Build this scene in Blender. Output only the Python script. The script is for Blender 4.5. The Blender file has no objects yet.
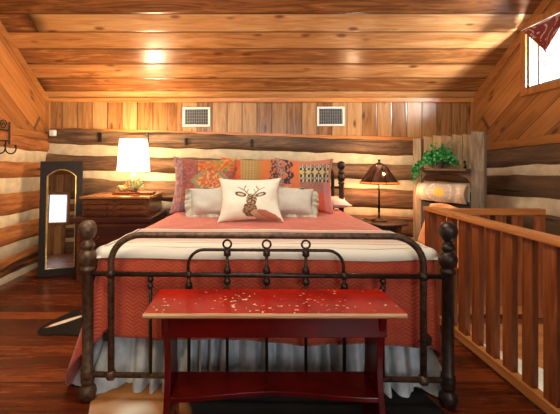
import bpy, bmesh, math, random
from mathutils import Vector, Matrix, Euler, noise
random.seed(7)
C = bpy.context.scene
COL = C.collection
PI = math.pi

# ------------------------------------------------------------------ helpers
def lin(c):
    return tuple(((x/255)/12.92 if x/255 <= .04045 else ((x/255+.055)/1.055)**2.4) for x in c)

def nz(x, y=0., z=0.):
    return noise.noise(Vector((x, y, z)))

class MB:
    """collects shapes, builds one mesh object"""
    def __init__(s):
        s.v = []; s.f = []; s.m = []; s.c = []
    def add(s, vs, fs, mi=0, M=None):
        o = len(s.v)
        for p in vs:
            p = Vector(p)
            s.v.append(M @ p if M else p)
        for f in fs:
            s.f.append([i+o for i in f]); s.m.append(mi)
        return s
    def box(s, x0, x1, y0, y1, z0, z1, mi=0, M=None):
        vs = [(x0,y0,z0),(x1,y0,z0),(x1,y1,z0),(x0,y1,z0),(x0,y0,z1),(x1,y0,z1),(x1,y1,z1),(x0,y1,z1)]
        return s.add(vs, [(0,3,2,1),(4,5,6,7),(0,1,5,4),(1,2,6,5),(2,3,7,6),(3,0,4,7)], mi, M)
    def prism(s, pts, a0, a1, axis='y', mi=0, M=None):
        """polygon pts (p,q) extruded along axis from a0 to a1"""
        def mk(p, q, a):
            return {'x': (a,p,q), 'y': (p,a,q), 'z': (p,q,a)}[axis]
        n = len(pts)
        vs = [mk(p,q,a0) for p,q in pts] + [mk(p,q,a1) for p,q in pts]
        fs = [tuple(range(n)), tuple(range(2*n-1, n-1, -1))]
        for i in range(n):
            j = (i+1) % n
            fs.append((i, i+n, j+n, j))
        return s.add(vs, fs, mi, M)
    def lathe(s, prof, n=20, mi=0, M=None, cap=True):
        vs = []; fs = []
        for r, z in prof:
            for k in range(n):
                a = 2*PI*k/n
                vs.append((max(r,.0004)*math.cos(a), max(r,.0004)*math.sin(a), z))
        for i in range(len(prof)-1):
            for k in range(n):
                k2 = (k+1) % n
                fs.append((i*n+k, i*n+k2, (i+1)*n+k2, (i+1)*n+k))
        if cap:
            fs.append(tuple(range(n-1,-1,-1)))
            fs.append(tuple((len(prof)-1)*n+k for k in range(n)))
        return s.add(vs, fs, mi, M)
    def ball(s, c, r, n=16, sz=1., mi=0):
        prof = []
        for i in range(n//2+1):
            a = -PI/2 + PI*i/(n//2)
            prof.append((r*math.cos(a), r*sz*math.sin(a)))
        return s.lathe(prof, n, mi, Matrix.Translation(c))
    def tube(s, pts, r, n=10, mi=0, closed=False, M=None, taper=None):
        pts = [Vector(p) for p in pts]
        vs = []; fs = []
        N = len(pts)
        up = None
        for i, p in enumerate(pts):
            if closed:
                t = pts[(i+1)%N] - pts[i-1]
            else:
                t = pts[min(i+1,N-1)] - pts[max(i-1,0)]
            t.normalize()
            if up is None:
                up = Vector((0,0,1)) if abs(t.z) < .9 else Vector((0,1,0))
            a = t.cross(up)
            if a.length < 1e-4: a = t.cross(Vector((1,0,0)))
            a.normalize(); b = t.cross(a).normalized()
            up = -b if (-b).dot(up) > 0 else b
            rr = r if taper is None else taper[i]
            for k in range(n):
                an = 2*PI*k/n
                vs.append(p + a*rr*math.cos(an) + b*rr*math.sin(an))
        L = N if closed else N-1
        for i in range(L):
            j = (i+1) % N
            for k in range(n):
                k2 = (k+1) % n
                fs.append((i*n+k, i*n+k2, j*n+k2, j*n+k))
        if not closed:
            fs.append(tuple(range(n-1,-1,-1))); fs.append(tuple((N-1)*n+k for k in range(n)))
        return s.add(vs, fs, mi, M)
    def grid(s, fn, nu, nv, mi=0, cfn=None):
        o = len(s.v)
        for j in range(nv+1):
            for i in range(nu+1):
                s.v.append(Vector(fn(i/nu, j/nv)))
                if cfn: s.c.append(cfn(i/nu, j/nv))
        for j in range(nv):
            for i in range(nu):
                a = o + j*(nu+1)+i
                s.f.append([a, a+1, a+nu+2, a+nu+1]); s.m.append(mi)
        return s
    def build(s, name, mats, parent=None, smooth=False, bevel=0, solid=0, sub=0, merge=False, recalc=True, auto=False, loc=None, rot=None):
        me = bpy.data.meshes.new(name)
        me.from_pydata([tuple(v) for v in s.v], [], s.f)
        if not isinstance(mats, (list, tuple)): mats = [mats]
        for m in mats: me.materials.append(m)
        for p, mi in zip(me.polygons, s.m): p.material_index = mi
        if s.c and len(s.c) == len(s.v):
            at = me.color_attributes.new('Col', 'FLOAT_COLOR', 'POINT')
            for i, c in enumerate(s.c):
                l = lin(c); at.data[i].color = (l[0], l[1], l[2], 1)
        if merge or recalc:
            bm = bmesh.new(); bm.from_mesh(me)
            if merge: bmesh.ops.remove_doubles(bm, verts=bm.verts, dist=.0006)
            bmesh.ops.recalc_face_normals(bm, faces=bm.faces)
            bm.to_mesh(me); bm.free()
        if smooth:
            for p in me.polygons: p.use_smooth = True
            if auto:
                bm = bmesh.new(); bm.from_mesh(me)
                for e in bm.edges:
                    if len(e.link_faces) == 2 and e.calc_face_angle(0) > .7: e.smooth = False
                bm.to_mesh(me); bm.free()
        o = bpy.data.objects.new(name, me)
        COL.objects.link(o)
        if parent: o.parent = parent
        if loc: o.location = loc
        if rot: o.rotation_euler = rot
        if solid:
            m = o.modifiers.new('s', 'SOLIDIFY'); m.thickness = solid; m.offset = 0
        if bevel:
            m = o.modifiers.new('b', 'BEVEL'); m.width = bevel; m.segments = 2; m.limit_method = 'ANGLE'; m.angle_limit = .6
        if sub:
            m = o.modifiers.new('u', 'SUBSURF'); m.levels = sub; m.render_levels = sub
        return o

def thing(name, label, cat, loc=(0,0,0), rz=0, group=None):
    o = bpy.data.objects.new(name, None); COL.objects.link(o)
    o.empty_display_size = .1
    o.location = loc; o.rotation_euler = (0,0,rz)
    return tag(o, label, cat, group)
def tag(o, label, cat, group=None):
    o['label'] = label; o['category'] = cat
    if group: o['group'] = group
    return o
def struct(o, kind='structure'):
    o['kind'] = kind
    return o

# ------------------------------------------------------------------ materials
class NT:
    def __init__(s, name):
        s.mat = bpy.data.materials.new(name); s.mat.use_nodes = True
        s.t = s.mat.node_tree; s.n = s.t.nodes; s.l = s.t.links
        s.b = s.n['Principled BSDF']
        s.tc = s.n.new('ShaderNodeTexCoord')
    def link(s, a, b): s.l.new(a, b)
    def val(s, sock, v):
        if hasattr(v, 'is_linked') or hasattr(v, 'links'): s.l.new(v, sock)
        else: sock.default_value = v
    def math(s, op, a, b=0., c=None):
        n = s.n.new('ShaderNodeMath'); n.operation = op
        s.val(n.inputs[0], a); s.val(n.inputs[1], b)
        if c is not None: s.val(n.inputs[2], c)
        return n.outputs[0]
    def dot(s, v, d):
        n = s.n.new('ShaderNodeVectorMath'); n.operation = 'DOT_PRODUCT'
        s.l.new(v, n.inputs[0]); n.inputs[1].default_value = d
        return n.outputs['Value']
    def comb(s, x, y, z):
        n = s.n.new('ShaderNodeCombineXYZ')
        s.val(n.inputs[0], x); s.val(n.inputs[1], y); s.val(n.inputs[2], z)
        return n.outputs[0]
    def noise(s, v, scale, detail=3., rough=.55, dist=0.):
        n = s.n.new('ShaderNodeTexNoise')
        s.l.new(v, n.inputs['Vector']); n.inputs['Scale'].default_value = scale
        n.inputs['Detail'].default_value = detail; n.inputs['Roughness'].default_value = rough
        n.inputs['Distortion'].default_value = dist
        return n.outputs['Fac']
    def ramp(s, f, stops):
        n = s.n.new('ShaderNodeValToRGB'); s.val(n.inputs[0], f)
        e = n.color_ramp.elements
        while len(e) < len(stops): e.new(.5)
        for i, (p, c) in enumerate(stops):
            e[i].position = p; l = lin(c) if max(c) > 1.01 else c; e[i].color = (*l[:3], 1)
        return n.outputs[0]
    def mix(s, f, a, b, mode='MIX'):
        n = s.n.new('ShaderNodeMix'); n.data_type = 'RGBA'; n.blend_type = mode
        s.val(n.inputs[0], f)
        for sock, v in ((n.inputs[6], a), (n.inputs[7], b)):
            if isinstance(v, tuple): sock.default_value = (*(lin(v) if max(v) > 1.01 else v)[:3], 1)
            else: s.l.new(v, sock)
        return n.outputs[2]
    def bump(s, h, strength=.3, dist=.01):
        n = s.n.new('ShaderNodeBump'); n.inputs['Strength'].default_value = strength
        n.inputs['Distance'].default_value = dist
        s.l.new(h, n.inputs['Height']); s.l.new(n.outputs[0], s.b.inputs['Normal'])
    def fin(s, col=None, rough=.5, metal=0., spec=None, coat=0., sheen=0.):
        if col is not None:
            if isinstance(col, tuple): s.b.inputs['Base Color'].default_value = (*(lin(col) if max(col) > 1.01 else col)[:3], 1)
            else: s.l.new(col, s.b.inputs['Base Color'])
        s.val(s.b.inputs['Roughness'], rough); s.val(s.b.inputs['Metallic'], metal)
        if spec is not None: s.b.inputs['Specular IOR Level'].default_value = spec
        if coat: s.b.inputs['Coat Weight'].default_value = coat; s.b.inputs['Coat Roughness'].default_value = .18
        if sheen: s.b.inputs['Sheen Weight'].default_value = sheen
        return s.mat

def planks(name, along, across, width, stops, off=0., length=2.6, rough=.35, seam=.016, knot=(70,30,12), spread=.35, coat=0., spec=None, bmp=.25, gs=1.0):
    """boards laid edge to edge; along/across are world directions"""
    t = NT(name); v = t.tc.outputs['Object']
    u = t.dot(v, along); w = t.math('ADD', t.dot(v, across), off + 50*width)
    cell = t.math('FLOOR', t.math('DIVIDE', w, width))
    wn = t.n.new('ShaderNodeTexWhiteNoise'); wn.noise_dimensions = '1D'; t.l.new(cell, wn.inputs['W'])
    r = wn.outputs['Value']
    u2 = t.math('ADD', u, t.math('MULTIPLY', r, 37.))
    cu = t.math('FLOOR', t.math('DIVIDE', u2, length))
    wn2 = t.n.new('ShaderNodeTexWhiteNoise'); wn2.noise_dimensions = '2D'
    t.l.new(t.comb(cell, cu, 0.), wn2.inputs['Vector'])
    r2 = wn2.outputs['Value']
    seed = t.math('MULTIPLY', r2, 91.)
    gv = t.comb(t.math('MULTIPLY', u2, .8*gs), t.math('MULTIPLY', w, 9.*gs), seed)
    g = t.noise(gv, 1.6, 4., .6, 1.6)
    gf = t.noise(t.comb(t.math('MULTIPLY', u2, 3.), t.math('MULTIPLY', w, 110.), seed), 1., 3., .6)
    f = t.math('ADD', t.math('MULTIPLY', g, .75), t.math('MULTIPLY', gf, .25))
    f = t.math('ADD', f, t.math('MULTIPLY', t.math('SUBTRACT', r2, .5), spread))
    col = t.ramp(f, stops)
    # knots
    vo = t.n.new('ShaderNodeTexVoronoi'); vo.inputs['Scale'].default_value = 1.
    t.l.new(t.comb(t.math('MULTIPLY', u2, 2.6), t.math('MULTIPLY', w, 7.), seed), vo.inputs['Vector'])
    vo2 = t.noise(t.comb(u2, w, seed), 5., 1.)
    kd = t.math('ADD', vo.outputs['Distance'], t.math('MULTIPLY', vo2, .1))
    k = t.ramp(kd, [(0.13, (1.,1.,1.)), (0.24, (.0,.0,.0))])
    col = t.mix(t.math('MULTIPLY', k, .8), col, knot)
    fr = t.math('FRACT', t.math('DIVIDE', w, width))
    ed = t.math('MINIMUM', fr, t.math('SUBTRACT', 1., fr))
    sm = t.ramp(ed, [(0., (1.,1.,1.)), (seam/width*.5, (0.,0.,0.))])
    fu = t.math('FRACT', t.math('DIVIDE', u2, length))
    eu = t.math('MINIMUM', fu, t.math('SUBTRACT', 1., fu))
    su = t.ramp(eu, [(0., (1.,1.,1.)), (.004/length, (0.,0.,0.))])
    sm = t.math('MAXIMUM', sm, su)
    col = t.mix(t.math('MULTIPLY', sm, .85), col, tuple(int(c*.45) for c in knot))
    h = t.math('SUBTRACT', t.math('MULTIPLY', f, .25), sm)
    t.bump(h, bmp, .008)
    ro = t.math('ADD', rough-.08, t.math('MULTIPLY', f, .16))
    return t.fin(col, ro, spec=spec, coat=coat)

def wood(name, stops, along='x', rough=.4, gs=1., bmp=.15, coat=0., wear=None):
    """grain running along one object axis"""
    t = NT(name); v = t.tc.outputs['Object']
    sp = t.n.new('ShaderNodeSeparateXYZ'); t.l.new(v, sp.inputs[0])
    sc = {'x': (1.2,14,14), 'y': (14,1.2,14), 'z': (14,14,1.2)}[along]
    cv = t.comb(*[t.math('MULTIPLY', sp.outputs[i], sc[i]*gs) for i in range(3)])
    g = t.noise(cv, 1., 4., .6, 1.2); g2 = t.noise(cv, 7., 3., .6)
    f = t.math('ADD', t.math('MULTIPLY', g, .75), t.math('MULTIPLY', g2, .25))
    col = t.ramp(f, stops)
    if wear:
        n = t.noise(v, wear[0], 5., .7); m = t.ramp(n, [(wear[1], (0.,0.,0.)), (wear[1]+.02, (1.,1.,1.))])
        col = t.mix(m, col, wear[2])
    t.bump(f, bmp, .006)
    return t.fin(col, rough, coat=coat)

def plain(name, col, rough=.5, metal=0., var=.12, scale=20., bmp=.0, sheen=0., spec=None):
    t = NT(name); v = t.tc.outputs['Object']
    n = t.noise(v, scale, 4.)
    a = tuple(max(0,min(255,c*(1-var))) for c in col); b = tuple(min(255,c*(1+var)) for c in col)
    c = t.ramp(n, [(.3, a if max(a) > 1.01 else (0.01,.01,.01)), (.7, b)])
    if bmp: t.bump(n, bmp, .004)
    return t.fin(c, rough, metal, spec=spec, sheen=sheen)

def attr(name, rough=.85, scale=260., bmp=.3, sheen=.2, chevron=False):
    t = NT(name)
    a = t.n.new('ShaderNodeAttribute'); a.attribute_name = 'Col'
    v = t.tc.outputs['Object']
    n = t.noise(v, scale, 2.)
    c = t.mix(t.math('MULTIPLY', n, .25), a.outputs['Color'], (.02,.015,.01))
    t.bump(n, bmp, .002)
    return t.fin(c, rough, sheen=sheen)

PINE = [(.2,(118,66,26)), (.42,(176,106,50)), (.6,(205,140,74)), (.8,(226,170,104))]
M = {}
sl = 1/math.sqrt(1+.72**2)
M['ceiling'] = planks('ceiling_pine', (1,0,0), (0,sl,-.72*sl), .2085, [(.2,(92,54,28)), (.42,(142,90,48)), (.6,(174,122,72)), (.8,(198,154,104))], off=.02, length=40., rough=.28, seam=.03, bmp=.35, coat=.0, knot=(84,40,18), spread=.42)
M['upper_back'] = planks('wall_pine', (0,0,1), (1,0,0), .192, [(.2,(98,62,32)), (.42,(142,98,54)), (.6,(170,126,76)), (.8,(192,152,102))], off=.05, length=19., rough=.3, seam=.02, coat=.0)
ORG = [(.2,(104,60,26)), (.42,(144,90,42)), (.6,(168,110,56)), (.8,(188,132,76))]
M['diag'] = planks('diagonal_pine', (0,-.81,.583), (0,.583,.81), .19, ORG, length=9., rough=.42, coat=.0, bmp=.25, spread=.15)
M['diag_down'] = M['diag']
M['floor'] = planks('floor_planks', (1,0,0), (0,1,0), .135, [(.2,(38,13,5)), (.42,(84,32,11)), (.6,(122,54,18)), (.82,(160,82,32))], length=5.4, rough=.27, seam=.008, knot=(26,9,4), coat=.0, spread=.3)
M['trim'] = wood('pine_trim', ORG, 'y', .42)
M['trim_x'] = wood('pine_trim_long', PINE, 'x', .35)
M['trim_z'] = wood('pine_trim_upright', ORG, 'z', .4)

def log_mat(name, along, stops):
    t = NT(name); v = t.tc.outputs['Object']
    sp = t.n.new('ShaderNodeSeparateXYZ'); t.l.new(v, sp.inputs[0])
    sc = {'x': (1.1,9,9), 'y': (9,1.1,9)}[along]
    cv = t.comb(*[t.math('MULTIPLY', sp.outputs[i], sc[i]) for i in range(3)])
    g = t.noise(cv, 1., 5., .62, 1.5); g2 = t.noise(cv, 8., 3., .6)
    big = t.noise(v, 1.1, 2.)
    f = t.math('ADD', t.math('ADD', t.math('MULTIPLY', g, .55), t.math('MULTIPLY', g2, .2)), t.math('MULTIPLY', big, .25))
    col = t.ramp(f, stops)
    crack = t.ramp(t.noise(t.comb(*[t.math('MULTIPLY', sp.outputs[i], (.5 if sc[i] < 2 else 16)) for i in range(3)]), 1., 2., .4), [(.33, (1.,1.,1.)), (.36, (0.,0.,0.))])
    col = t.mix(t.math('MULTIPLY', crack, .8), col, (34,16,8))
    t.bump(t.math('SUBTRACT', f, t.math('MULTIPLY', crack, .4)), .7, .03)
    return t.fin(col, .62)
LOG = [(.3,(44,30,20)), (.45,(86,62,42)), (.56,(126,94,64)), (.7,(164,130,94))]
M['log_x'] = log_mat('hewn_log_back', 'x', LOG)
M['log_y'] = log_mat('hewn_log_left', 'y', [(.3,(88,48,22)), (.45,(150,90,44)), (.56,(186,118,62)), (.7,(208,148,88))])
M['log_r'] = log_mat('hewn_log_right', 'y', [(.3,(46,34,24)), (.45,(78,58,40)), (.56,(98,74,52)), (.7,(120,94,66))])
M['chink'] = plain('mortar_chinking', (208,192,160), .85, var=.08, scale=9., bmp=.3)
M['plaster'] = plain('white_plaster', (214,206,188), .8, var=.05)
M['iron'] = plain('brown_iron', (54,42,36), .42, .55, var=.3, scale=30., bmp=.2)
M['iron_rust'] = plain('rusty_iron', (84,64,48), .5, .5, var=.35, scale=40., bmp=.25)
M['black_iron'] = plain('black_iron', (30,26,24), .45, .5)
M['dark_wood'] = wood('dark_cherry_wood', [(.25,(44,20,10)), (.5,(92,46,22)), (.75,(132,74,38))], 'x', .3, coat=.3)
M['dark_wood_b'] = wood('deep_red_wood', [(.25,(34,12,10)), (.5,(62,24,18)), (.75,(90,38,24))], 'x', .3, coat=.3)
M['dresser_top'] = wood('waxed_top', [(.25,(110,64,32)), (.5,(160,104,60)), (.75,(190,134,84))], 'x', .16, coat=.5)
M['brass'] = plain('aged_brass', (120,88,44), .35, .9)
M['gold'] = plain('gilt_edge', (206,176,110), .3, .7)
M['mirror_frame'] = wood('black_brown_frame', [(.25,(14,9,7)), (.5,(26,18,14)), (.75,(40,28,22))], 'z', .75, bmp=.05)
t = NT('mirror_glass'); M['mirror'] = t.fin((232,232,226), .02, 1.)
t = NT('clear_glass'); t.b.inputs['Transmission Weight'].default_value = 1.; t.b.inputs['IOR'].default_value = 1.03; M['glass'] = t.fin((250,250,250), .0)
t = NT('window_glass'); tr = t.n.new('ShaderNodeBsdfTransparent'); gl = t.n.new('ShaderNodeBsdfGlossy'); gl.inputs['Roughness'].default_value = .02
mx = t.n.new('ShaderNodeMixShader'); mx.inputs[0].default_value = .06; t.l.new(tr.outputs[0], mx.inputs[1]); t.l.new(gl.outputs[0], mx.inputs[2])
t.l.new(mx.outputs[0], t.n['Material Output'].inputs['Surface']); M['window_glass'] = t.mat
M['white_metal'] = plain('white_enamel', (226,224,216), .4, var=.03)
M['vent_dark'] = plain('vent_shadow', (46,46,44), .8)
M['vent_slat'] = plain('vent_grille', (128,132,130), .5, var=.05)
M['weathered'] = wood('weathered_board', [(.25,(70,58,46)), (.45,(112,98,80)), (.6,(140,126,104)), (.8,(166,150,126))], 'z', .8, gs=1.3, bmp=.5)
M['weathered_pale'] = wood('pale_weathered_board', [(.25,(84,68,46)), (.45,(124,104,74)), (.6,(150,128,92)), (.8,(172,150,112))], 'z', .8, gs=1.3, bmp=.5)
M['weathered_x'] = wood('weathered_shelf', [(.25,(66,48,36)), (.5,(104,82,60)), (.8,(140,116,88))], 'x', .75, bmp=.4)
M['rail'] = wood('railing_cap_pine', [(.25,(140,78,36)), (.5,(192,124,64)), (.8,(222,160,98))], 'y', .35, coat=.2)
M['rail_x'] = wood('railing_cap_pine_cross', [(.25,(130,70,30)), (.5,(178,106,50)), (.8,(206,138,76))], 'x', .35, coat=.2)
M['baluster'] = wood('baluster_pine', [(.25,(74,34,14)), (.5,(130,68,30)), (.75,(172,100,50))], 'z', .4, gs=1.3)

# red painted bench
def paint(name, base, worn, lo, amount):
    t = NT(name); v = t.tc.outputs['Object']
    n = t.noise(v, 42., 3., .55); n2 = t.noise(v, 3.5, 2.)
    f = t.math('ADD', t.math('MULTIPLY', n, .7), t.math('MULTIPLY', n2, .3))
    m = t.ramp(f, [(amount, (0.,0.,0.)), (amount+.008, (1.,1.,1.))])
    g = t.noise(v, 6., 4.)
    c = t.ramp(g, [(.3, lo), (.65, base)])
    c = t.mix(m, c, worn)
    t.bump(m, .25, .001)
    return t.fin(c, .22, spec=.5)
M['paint_top'] = paint('worn_red_paint_lit', (158,26,10), (216,176,136), (118,14,6), .622)  # top red coloured brighter, as lit; the chips are wear
M['paint'] = paint('red_paint_shaded', (104,12,10), (170,80,60), (74,6,6), .70)  # same red coloured darker, shade painted into the front and legs
M['edge'] = wood('worn_bench_edge', [(.3,(150,90,54)), (.5,(206,160,112)), (.7,(222,184,140))], 'x', .5)

# quilt
def quilt_mat():
    t = NT('coral_quilt'); v = t.tc.outputs['Object']
    sp = t.n.new('ShaderNodeSeparateXYZ'); t.l.new(v, sp.inputs[0])
    x, y, z = sp.outputs
    tri = t.math('PINGPONG', x, .035)
    s = t.math('ADD', t.math('ADD', z, y), t.math('MULTIPLY', tri, .75))
    w = t.math('PINGPONG', s, .011)
    h = t.math('POWER', t.math('DIVIDE', w, .011), .5)
    n = t.noise(v, 7., 3.)
    c = t.ramp(n, [(.3, (176,60,30)), (.7, (198,80,44))])
    c = t.mix(t.math('MULTIPLY', t.math('SUBTRACT', 1., h), .16), c, (150,40,24))
    t.bump(h, .5, .005)
    return t.fin(c, .75, sheen=.35)
M['quilt'] = quilt_mat()
M['linen'] = plain('pale_blue_linen', (190,197,198), .9, var=.1, scale=14., bmp=.3, sheen=.2)
M['white_linen'] = plain('white_linen', (226,222,214), .9, var=.04)
M['sham'] = plain('oatmeal_linen', (196,196,182), .9, var=.07, scale=120., bmp=.4, sheen=.2)
M['sham_edge'] = plain('oatmeal_flange', (186,184,164), .9, var=.08, scale=120., bmp=.4, sheen=.2)
M['mattress'] = plain('mattress_ticking', (210,204,192), .9, var=.03)
M['fabric'] = attr('patterned_weave')
M['fabric_soft'] = attr('printed_linen', scale=420., bmp=.2)
M['leather'] = plain('tan_hide', (206,146,96), .7, var=.1, scale=8., bmp=.2, sheen=.3)
M['charcoal'] = plain('charcoal_wool', (34,34,38), .95, var=.2, sheen=.2)
M['leaf'] = plain('ivy_green', (46,132,66), .5, var=.35, scale=45.)
M['leaf_pale'] = plain('sage_green', (146,176,128), .6, var=.25, scale=60.)
M['pot'] = plain('dark_planter', (70,56,44), .8, bmp=.3)
M['twig'] = plain('twig_brown', (142,112,72), .8, var=.3, bmp=.4)
M['bulb'] = None

def emit(name, col, strength):
    t = NT(name)
    t.b.inputs['Emission Color'].default_value = (*lin(col), 1); t.b.inputs['Emission Strength'].default_value = strength
    return t.fin(col, .8)
M['shade_lit'] = emit('lit_linen_shade', (255,214,158), 18.)
M['bulb'] = emit('lit_bulb', (255,224,170), 40.)
t = NT('dark_mica'); v = t.tc.outputs['Object']; n = t.noise(v, 14., 4., .6)
c = t.ramp(n, [(.35,(34,16,12)), (.55,(84,42,22)), (.75,(150,84,40))])
t.b.inputs['Transmission Weight'].default_value = .0
M['mica'] = t.fin(c, .3)
M['shade_inner'] = plain('amber_lining', (226,140,62), .6, var=.05)

# cowhide
def hide_mat():
    t = NT('cowhide'); v = t.tc.outputs['Object']
    n = t.noise(t.comb(t.dot(v,(1,0,0)), t.math('ADD', t.dot(v,(0,1,0)), 3.7), 0.), 1.15, 3., .5, .5)
    xx = t.dot(v,(1,0,0))
    def sat(e):
        q = t.math('MAXIMUM', e, 0.); return t.math('MINIMUM', q, 1.)
    n = t.math('SUBTRACT', n, t.math('MULTIPLY', sat(t.math('MULTIPLY', t.math('ADD', xx, .42), 3.)), .15))
    n = t.math('SUBTRACT', n, t.math('MULTIPLY', sat(t.math('MULTIPLY', t.math('SUBTRACT', -1.1, xx), 6.)), .10))
    yy = t.dot(v,(0,1,0))
    e1 = t.math('ADD', t.math('MULTIPLY', t.math('ADD', xx, 1.45), .75), t.math('MULTIPLY', t.math('SUBTRACT', yy, 2.78), -.66))
    e2 = t.math('ADD', t.math('MULTIPLY', t.math('ADD', xx, 1.45), .66), t.math('MULTIPLY', t.math('SUBTRACT', yy, 2.78), .75))
    dd = t.math('ADD', t.math('POWER', t.math('DIVIDE', t.math('ABSOLUTE', e1), .03), 2.), t.math('POWER', t.math('DIVIDE', t.math('ABSOLUTE', e2), .16), 2.))
    n = t.math('ADD', n, t.math('MULTIPLY', sat(t.math('SUBTRACT', 1.3, dd)), .3))
    c = t.ramp(n, [(.36,(13,10,9)), (.45,(26,17,12)), (.48,(150,92,44)), (.55,(170,112,60)), (.60,(216,204,182)), (.7,(226,216,198))])
    f = t.noise(v, 240., 2.); t.bump(f, .4, .003)
    return t.fin(c, .85, spec=.25)
M['hide'] = hide_mat()

# ------------------------------------------------------------------ room
XL, XR, YB, YF = -2.55, 2.92, 4.46, -2.06
HB, SL, YR = 2.10, .72, 1.2
def zc(y):
    return HB + SL*(YB-y) if y > YR else HB + SL*(YB-YR) - SL*(YR-y)

# floor with stair opening
WX, WY0, WY1 = 1.56, -.3, 2.84
f = MB()
f.box(XL-.1, WX, YF-.1, YB+.1, -.04, 0)
f.box(WX, XR+.1, WY1, YB+.1, -.04, 0)
f.box(WX, XR+.1, YF-.1, WY0, -.04, 0)
struct(f.build('floor', M['floor']))
# floor edge around the opening, and lower storey
s = MB()
s.box(WX+.0, WX+.02, WY0, WY1, -.3, -.001)
s.box(WX, XR, WY0-.02, WY0, -.3, -.001)
struct(s.build('trim_1', M['trim']))
s = MB(); s.prism([(WX,-.041),(XR,-.041),(XR,-.62),(WX,.10-.0-.0-.02-.12)], WY1, WY1+.02, 'y')
struct(s.build('trim_2', M['rail_x']))
s = MB(); s.box(WX-.05, XR, WY1+.021, WY1+.12, -2.6, -.041); s.box(WX-.06, WX, WY0, WY1+.1, -2.6, -.041); s.box(WX-.05, XR, WY0-.1, WY0-.021, -2.6, -.041)
struct(s.build('wall_stairwell', M['plaster']))
s = MB(); s.box(WX-.05, XR+.1, WY0-.1, WY1+.1, -2.66, -2.6)
struct(s.build('floor_lower', M['floor']))

# ceiling (two slopes)
c = MB()
for a, b in ((YR, YB+.14), (YF-.14, YR)):
    c.prism([(a, zc(a)), (b, zc(b)), (b, zc(b)+.08), (a, zc(a)+.08)], XL-.12, XR+.12, 'x')
struct(c.build('ceiling', M['ceiling']))

def log_wall(mb, axis, pos, inward, u0, u1, bands, slope, uref, mlog=0, mch=1, seed=0, step=.07, bulge=.045):
    """bands: [(z_top, z_bot, 'log'/'chink')] top to bottom; rows follow the wavy edges"""
    n = int((u1-u0)/step)
    rows = []
    def edge(z, u, k):
        return z + slope*(u-uref) + .020*nz(u*1.6, k*7.3+seed) + .012*nz(u*5., k*3.1+seed)
    edges = [bands[0][0]] + [b[1] for b in bands]
    for k, (zt, zb, kind) in enumerate(bands):
        if kind == 'log':
            ts = [0, .04, .14, .32, .5, .68, .86, .96, 1]
        else:
            ts = [0, .12, .5, .88, 1]
        row0 = len(mb.v)
        for tt in ts:
            for i in range(n+1):
                u = u0 + (u1-u0)*i/n
                a = edge(zt, u, k); b = edge(zb, u, k+1)
                z = a + (b-a)*tt
                if kind == 'log':
                    d = bulge*(1 - abs(2*tt-1)**5) + .014*nz(u*2.2, z*6, seed+k) * (1-abs(2*tt-1)**4) + .004*nz(u*12, z*40)
                else:
                    d = .010*(1-abs(2*tt-1)**2) + .004*nz(u*9, z*12, seed)
                if axis == 'x': mb.v.append(Vector((u, pos+inward*d, z)))
                else: mb.v.append(Vector((pos+inward*d, u, z)))
        for j in range(len(ts)-1):
            for i in range(n):
                q = row0+j*(n+1)+i
                mb.f.append([q, q+1, q+n+2, q+n+1]); mb.m.append(mlog if kind == 'log' else mch)

# back wall
def pz(y, s=.012816): return 1.28-(y-162)*s
eb = [134.5,150,160,175.5,184,203,211,231,239,266]
bb = [(pz(eb[i]), pz(eb[i+1]), 'log' if i % 2 == 0 else 'chink') for i in range(len(eb)-1)]
w = MB()
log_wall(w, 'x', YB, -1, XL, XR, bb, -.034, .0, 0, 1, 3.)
w.box(XL-.1, XR+.1, YB+.012, YB+.1, -.04, HB+.1, 2)
w.box(XL, XR, YB-.001, YB+.012, 1.52, HB+.01, 2)
ob = w.build('wall_back', [M['log_x'], M['chink'], M['upper_back']], recalc=False); struct(ob)
for p in ob.data.polygons: p.use_smooth = p.material_index < 2
# left wall
ll = [1.60,1.43,1.295,1.105,.945,.715,.60,.40,.28,.08,-.06]
bl = [(ll[i], ll[i+1], 'log' if i % 2 == 0 else 'chink') for i in range(len(ll)-1)]
w = MB()
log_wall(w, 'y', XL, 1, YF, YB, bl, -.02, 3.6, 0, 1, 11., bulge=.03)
pts = [(YF-.1,-.04),(YB+.1,-.04),(YB+.1,zc(YB+.1)+.02),(YR,zc(YR)+.02),(YF-.1,zc(YF-.1)+.02)]
w.prism(pts, XL-.1, XL-.012, 'x', 2)
w.prism([(YF,1.55),(YB,1.55),(YB,zc(YB)),(YR,zc(YR)),(YF,zc(YF))], XL-.012, XL+.002, 'x', 2)
ob = w.build('wall_left', [M['log_y'], M['chink'], M['diag']], recalc=False); struct(ob)
for p in ob.data.polygons: p.use_smooth = p.material_index < 2
# right wall with window hole
WY_A, WY_B, WZ0, WZ1 = 2.66, 3.60, 2.04, 2.66
rr = [1.47,1.26,1.15,.925,.76,.46,.38,.13,.02,-.26,-.36,-.62,-.72,-1.0,-1.1,-1.4,-1.5,-1.8,-1.9,-2.2,-2.3,-2.6]
br = [(rr[i], rr[i+1], 'log' if i % 2 == 0 else 'chink') for i in range(len(rr)-1)]
w = MB()
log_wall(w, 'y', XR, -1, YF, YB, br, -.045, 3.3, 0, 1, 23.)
w.box(XR+.012, XR+.1, YF-.1, YB+.1, -2.66, 1.45, 2)
def rpanel(a, b, z0, z1=None):
    if z1 is None:
        pts = [(a,z0),(b,z0),(b,zc(b)+.02)] + ([(YR,zc(YR)+.02)] if a < YR < b else []) + [(a,zc(a)+.02)]
    else: pts = [(a,z0),(b,z0),(b,z1),(a,z1)]
    w.prism(pts, XR-.002, XR+.1, 'x', 2)
rpanel(YF-.1, WY_A, 1.42); rpanel(WY_B, YB+.1, 1.42); rpanel(WY_A, WY_B, 1.42, WZ0); rpanel(WY_A, WY_B, WZ1)
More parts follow.
